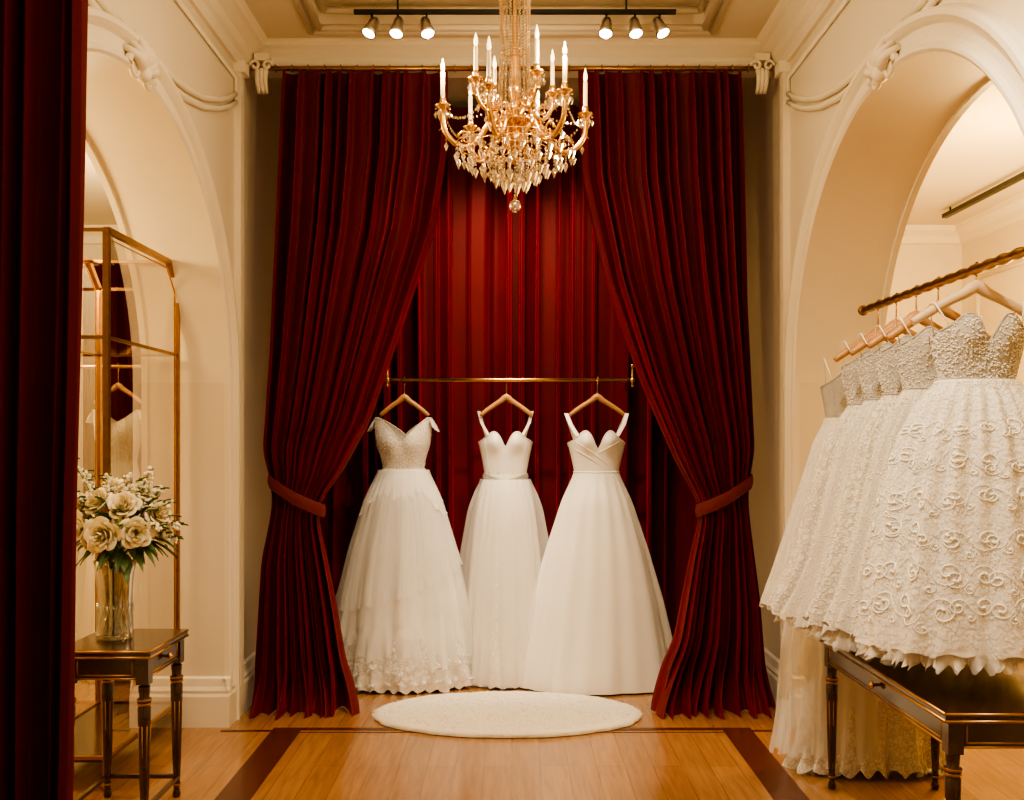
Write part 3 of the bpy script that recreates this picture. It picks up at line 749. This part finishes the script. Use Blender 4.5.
for z in (1.94,): B.box((X0+.01,Y0+.01,z-.003),(X1-.01,Y1-.01,z+.006),M_glass)
B.box((X0,Y0,.12),(X1,Y1,.14),M_dark)
for x in (X0,X1):
    o=len(B.v); B.v+=[(x,Y0,.14),(x,Y0,ZT),(x,Y1-.13,ZT),(x,Y1,ZT-.12),(x,Y1,.14)]; B.face(tuple(range(o,o+5)),M_mirror if x==X1 else M_glass,False)
B.build()

# ------------------------------------------------------------------ vase + bouquet
E=bpy.data.objects.new('flower_vase_bouquet',None); E.location=(-1.62,4.03,.70); bpy.context.collection.objects.link(E)
vx,vy,vz=-1.60,4.03,.703
B=MB('vase')
pr=[(.0,.0),(.068,.0),(.074,.006),(.072,.03),(.066,.06),(.064,.12),(.068,.20),(.074,.26),(.084,.315),(.080,.315),(.070,.26),(.064,.20),(.059,.12),(.061,.06),(.062,.02),(0,.016)]
B.lathe(pr,(vx,vy,vz),M_vase,32,mod=lambda a,z:1+.025*cos(16*a))
for k in range(16):
    for sg in (-1,1):
        a0=2*pi*k/16
        B.tube([(vx+.069*cos(a0+sg*q*.13),vy+.069*sin(a0+sg*q*.13),vz+.02+q*.03) for q in range(5)],.0022,M_vase,4)
B.build(E)
B=MB('water'); B.lathe([(0,.018),(.058,.018),(.056,.12),(.059,.19),(0,.19)],(vx,vy,vz),M_water,24); B.build(E)
B=MB('flowers')
bc=Vector((vx+.03,vy-.02,1.185))
def stem_to(p,r=.003):
    p=Vector(p); b0=Vector((vx+rnd(-.035,.035),vy+rnd(-.035,.035),vz+.03)); nk=Vector((vx+rnd(-.03,.03),vy+rnd(-.03,.03),vz+.29))
    B.tube(smooth([tuple(b0),tuple(nk),tuple(nk.lerp(p,.5)+Vector((0,0,.01))),tuple(p)],4),r,M_stem,6)
def rose(c,R,d):
    c=Vector(c); d=Vector(d).normalized(); u=d.orthogonal().normalized(); w=d.cross(u)
    for k in range(24):
        f=k/23; a0=k*2.4; wd=1.3-.40*f
        def fn(i,j):
            s=i/6*2-1; t=j/6
            rad=R*(.06+.88*f)*(t**.45)*(1-.12*s*s*t)+R*.12*f*max(0,t-.7)/.3*(1-.4*abs(s))
            h=R*(1.15-.55*f)*t*(1-.20*s*s)-R*.20*f*max(0,t-.75)/.25 - R*.22*f
            a=a0+s*wd*(.55+.45*sin(pi*min(1,t+.15)))
            return c+d*h+(u*cos(a)+w*sin(a))*rad
        B.grid(7,7,fn,M_petal)
def leaf(p,d,L,wd,mat=M_leaf):
    p=Vector(p); d=Vector(d).normalized(); sd=d.cross(Vector((0,0,1))).normalized(); 
    def fn(i,j):
        t=j/6; s=i-1
        return p+d*L*t+sd*s*wd*max(0.0,sin(pi*t**.8))*.5+Vector((0,0,-L*.35*t*t+abs(s)*.006))
    B.grid(3,7,fn,mat)
def at(px,py,dy): return Vector((bc.x+px,bc.y+dy,bc.z+py))
for p,R in (((-.135,-.03,-.05),.070),((-.02,-.055,-.11),.082),((.095,-.05,-.08),.072),((.035,.05,-.05),.07),((-.07,.065,-.03),.066),((.15,.015,-.01),.060),((.08,.10,.03),.055),((-.01,-.02,.09),.06),((.14,-.06,.06),.055),((-.16,0.0,.07),.055),((-.05,.12,.05),.055),((-.085,-.075,-.06),.055),((-.15,.06,.0),.05)):
    c=at(p[0],p[1],p[2]); rose(c,R,(c-bc)*.8+Vector((0,-.10,.045))); stem_to(c)
for k in range(120):
    a=rnd(0,2*pi); e=rnd(-1.0,.8); r=rnd(.05,.13); d=Vector((cos(a)*cos(e),sin(a)*cos(e),sin(e)))
    c=bc+Vector((d.x*r*1.3,d.y*r*.8+.02,d.z*r-.04)); leaf(c,d+Vector((0,0,.2)),rnd(.06,.11),rnd(.025,.045))
tipsp=[(-.20,.26,-.02),(-.165,.19,.04),(.12,.19,0),(.09,.15,.05),(.195,.06,-.02),(.235,-.03,0),(.21,-.09,.03),(-.22,.04,0),(-.22,-.06,.02),(.04,.17,-.03),(-.06,.17,.02),(.18,-.03,-.08),(-.17,.10,-.06),(-.20,.13,-.03),(.16,.12,.02)]
for tp in tipsp:
    c=at(*tp[:2],tp[2]); b0=bc+Vector((tp[0]*.25,0,-.06)); mid=b0.lerp(c,.5)+Vector((0,0,.02))
    sp=smooth([tuple(b0),tuple(mid),tuple(c)],8); B.tube(sp,.0018,M_stem,5)
    for q,pnt in enumerate(sp[7:]):
        for _ in range(3):
            o_=Vector((rnd(-.016,.016),rnd(-.016,.016),rnd(-.012,.014))); pp=Vector(pnt)+o_
            B.tube([pnt,tuple(pp)],.0009,M_stem,4); B.ball(pp,rnd(.0045,.0095),M_petalw,7,5)
        leaf(pnt,(rnd(-1,1),rnd(-1,1),.4),.04,.014)
for _ in range(9): stem_to(bc+Vector((rnd(-.06,.06),rnd(-.05,.05),-.06)),.0028)
B.build(E)

# ------------------------------------------------------------------ lights
def light(name,t,loc,e,col=(1,.78,.47),size=.1,target=None,spot=None,blend=.6,sy=None):
    l=bpy.data.lights.new(name,t); l.energy=e; l.color=col
    if t=='AREA':
        l.size=size
        if sy: l.shape='RECTANGLE'; l.size_y=sy
    else: l.shadow_soft_size=size
    if spot: l.spot_size=math.radians(spot); l.spot_blend=blend
    o=bpy.data.objects.new(name,l); o.location=loc; bpy.context.collection.objects.link(o)
    if target: o.rotation_euler=(Vector(target)-Vector(loc)).to_track_quat('-Z','Y').to_euler()
    return o
light('ceiling_softlight','AREA',(0,1.6,3.84),64,(1,.79,.50),1.4,(0,1.7,0),sy=2.6)  # added area fill above the view, no fixture stands here
for k in (1,3,5):
    tx,ty,tz=tips[k]; light('chandelier_bulb_%d'%k,'POINT',(tx,ty,tz+.20),15,(1,.72,.36),.03)
for i,(x,dx) in enumerate(heads):
    light('track_spot_%d'%i,'SPOT',(x+dx*.07,TY-.05,TZ-.15),15,(1,.80,.50),.03,(x*.6,TY-.3,0),75)
B=MB('recessed_downlights')  # made-up fittings out of view, housing the added spots
tg=[((.30,4.5,3.868),(-.60,6.1,.9),180,34),((0,4.5,3.868),(-.03,6.1,.9),130,30),((-.30,4.5,3.868),(.53,6.1,.9),180,34),((0,4.9,3.868),(-.02,5.35,0),110,34),
    ((.4,2.2,3.868),(1.5,3.5,1.3),260,52),((-.4,2.6,3.868),(-1.6,4.0,1.1),90,44)]
for (p,t,e,s) in tg:
    B.lathe([(.045,-.006),(.05,0.0),(.045,.001)],p,M_silver,20); B.lathe([(.045,-.003),(0,-.003)],p,M_lens,20)
B.build()
for i,(p,t,e,s) in enumerate(tg):
    light('downlight_%d'%i,'SPOT',(p[0],p[1],p[2]-.02),e,(1,.85,.62),.04,t,s,.8)  # added spots that brighten the gowns, rug and side tables
for i,x in enumerate((-.42,0,.42)):
    light('alcove_downlight_%d'%i,'SPOT',(x,5.92,3.70),88,(1,.74,.50),.05,(x*.8,6.6,1.9),68,1.0)
light('left_room_lamp','POINT',(-2.7,4.2,2.6),90,(1,.66,.25),.2)
light('left_room_lamp2','POINT',(-2.6,5.9,2.6),50,(1,.74,.38),.2)
light('right_room_lamp','POINT',(2.7,5.2,2.6),115,(1,.65,.23),.2)
light('right_room_wall_lamp','POINT',(3.3,6.2,2.2),40,(1,.70,.32),.08)
w=bpy.data.worlds.new('World'); bpy.context.scene.world=w; w.use_nodes=True
w.node_tree.nodes['Background'].inputs[0].default_value=(1,.85,.7,1); w.node_tree.nodes['Background'].inputs[1].default_value=.1

cam=bpy.data.cameras.new('Camera'); cam.lens=35.16; cam.sensor_width=36; cam.shift_y=40/1024
co=bpy.data.objects.new('Camera',cam); co.location=(0,0,1.5); co.rotation_euler=(pi/2,0,0); bpy.context.collection.objects.link(co)
bpy.context.scene.camera=co
try:
    bpy.context.scene.view_settings.look='AgX - Medium High Contrast'
    bpy.context.scene.view_settings.exposure=.25
except Exception as e: print(e)
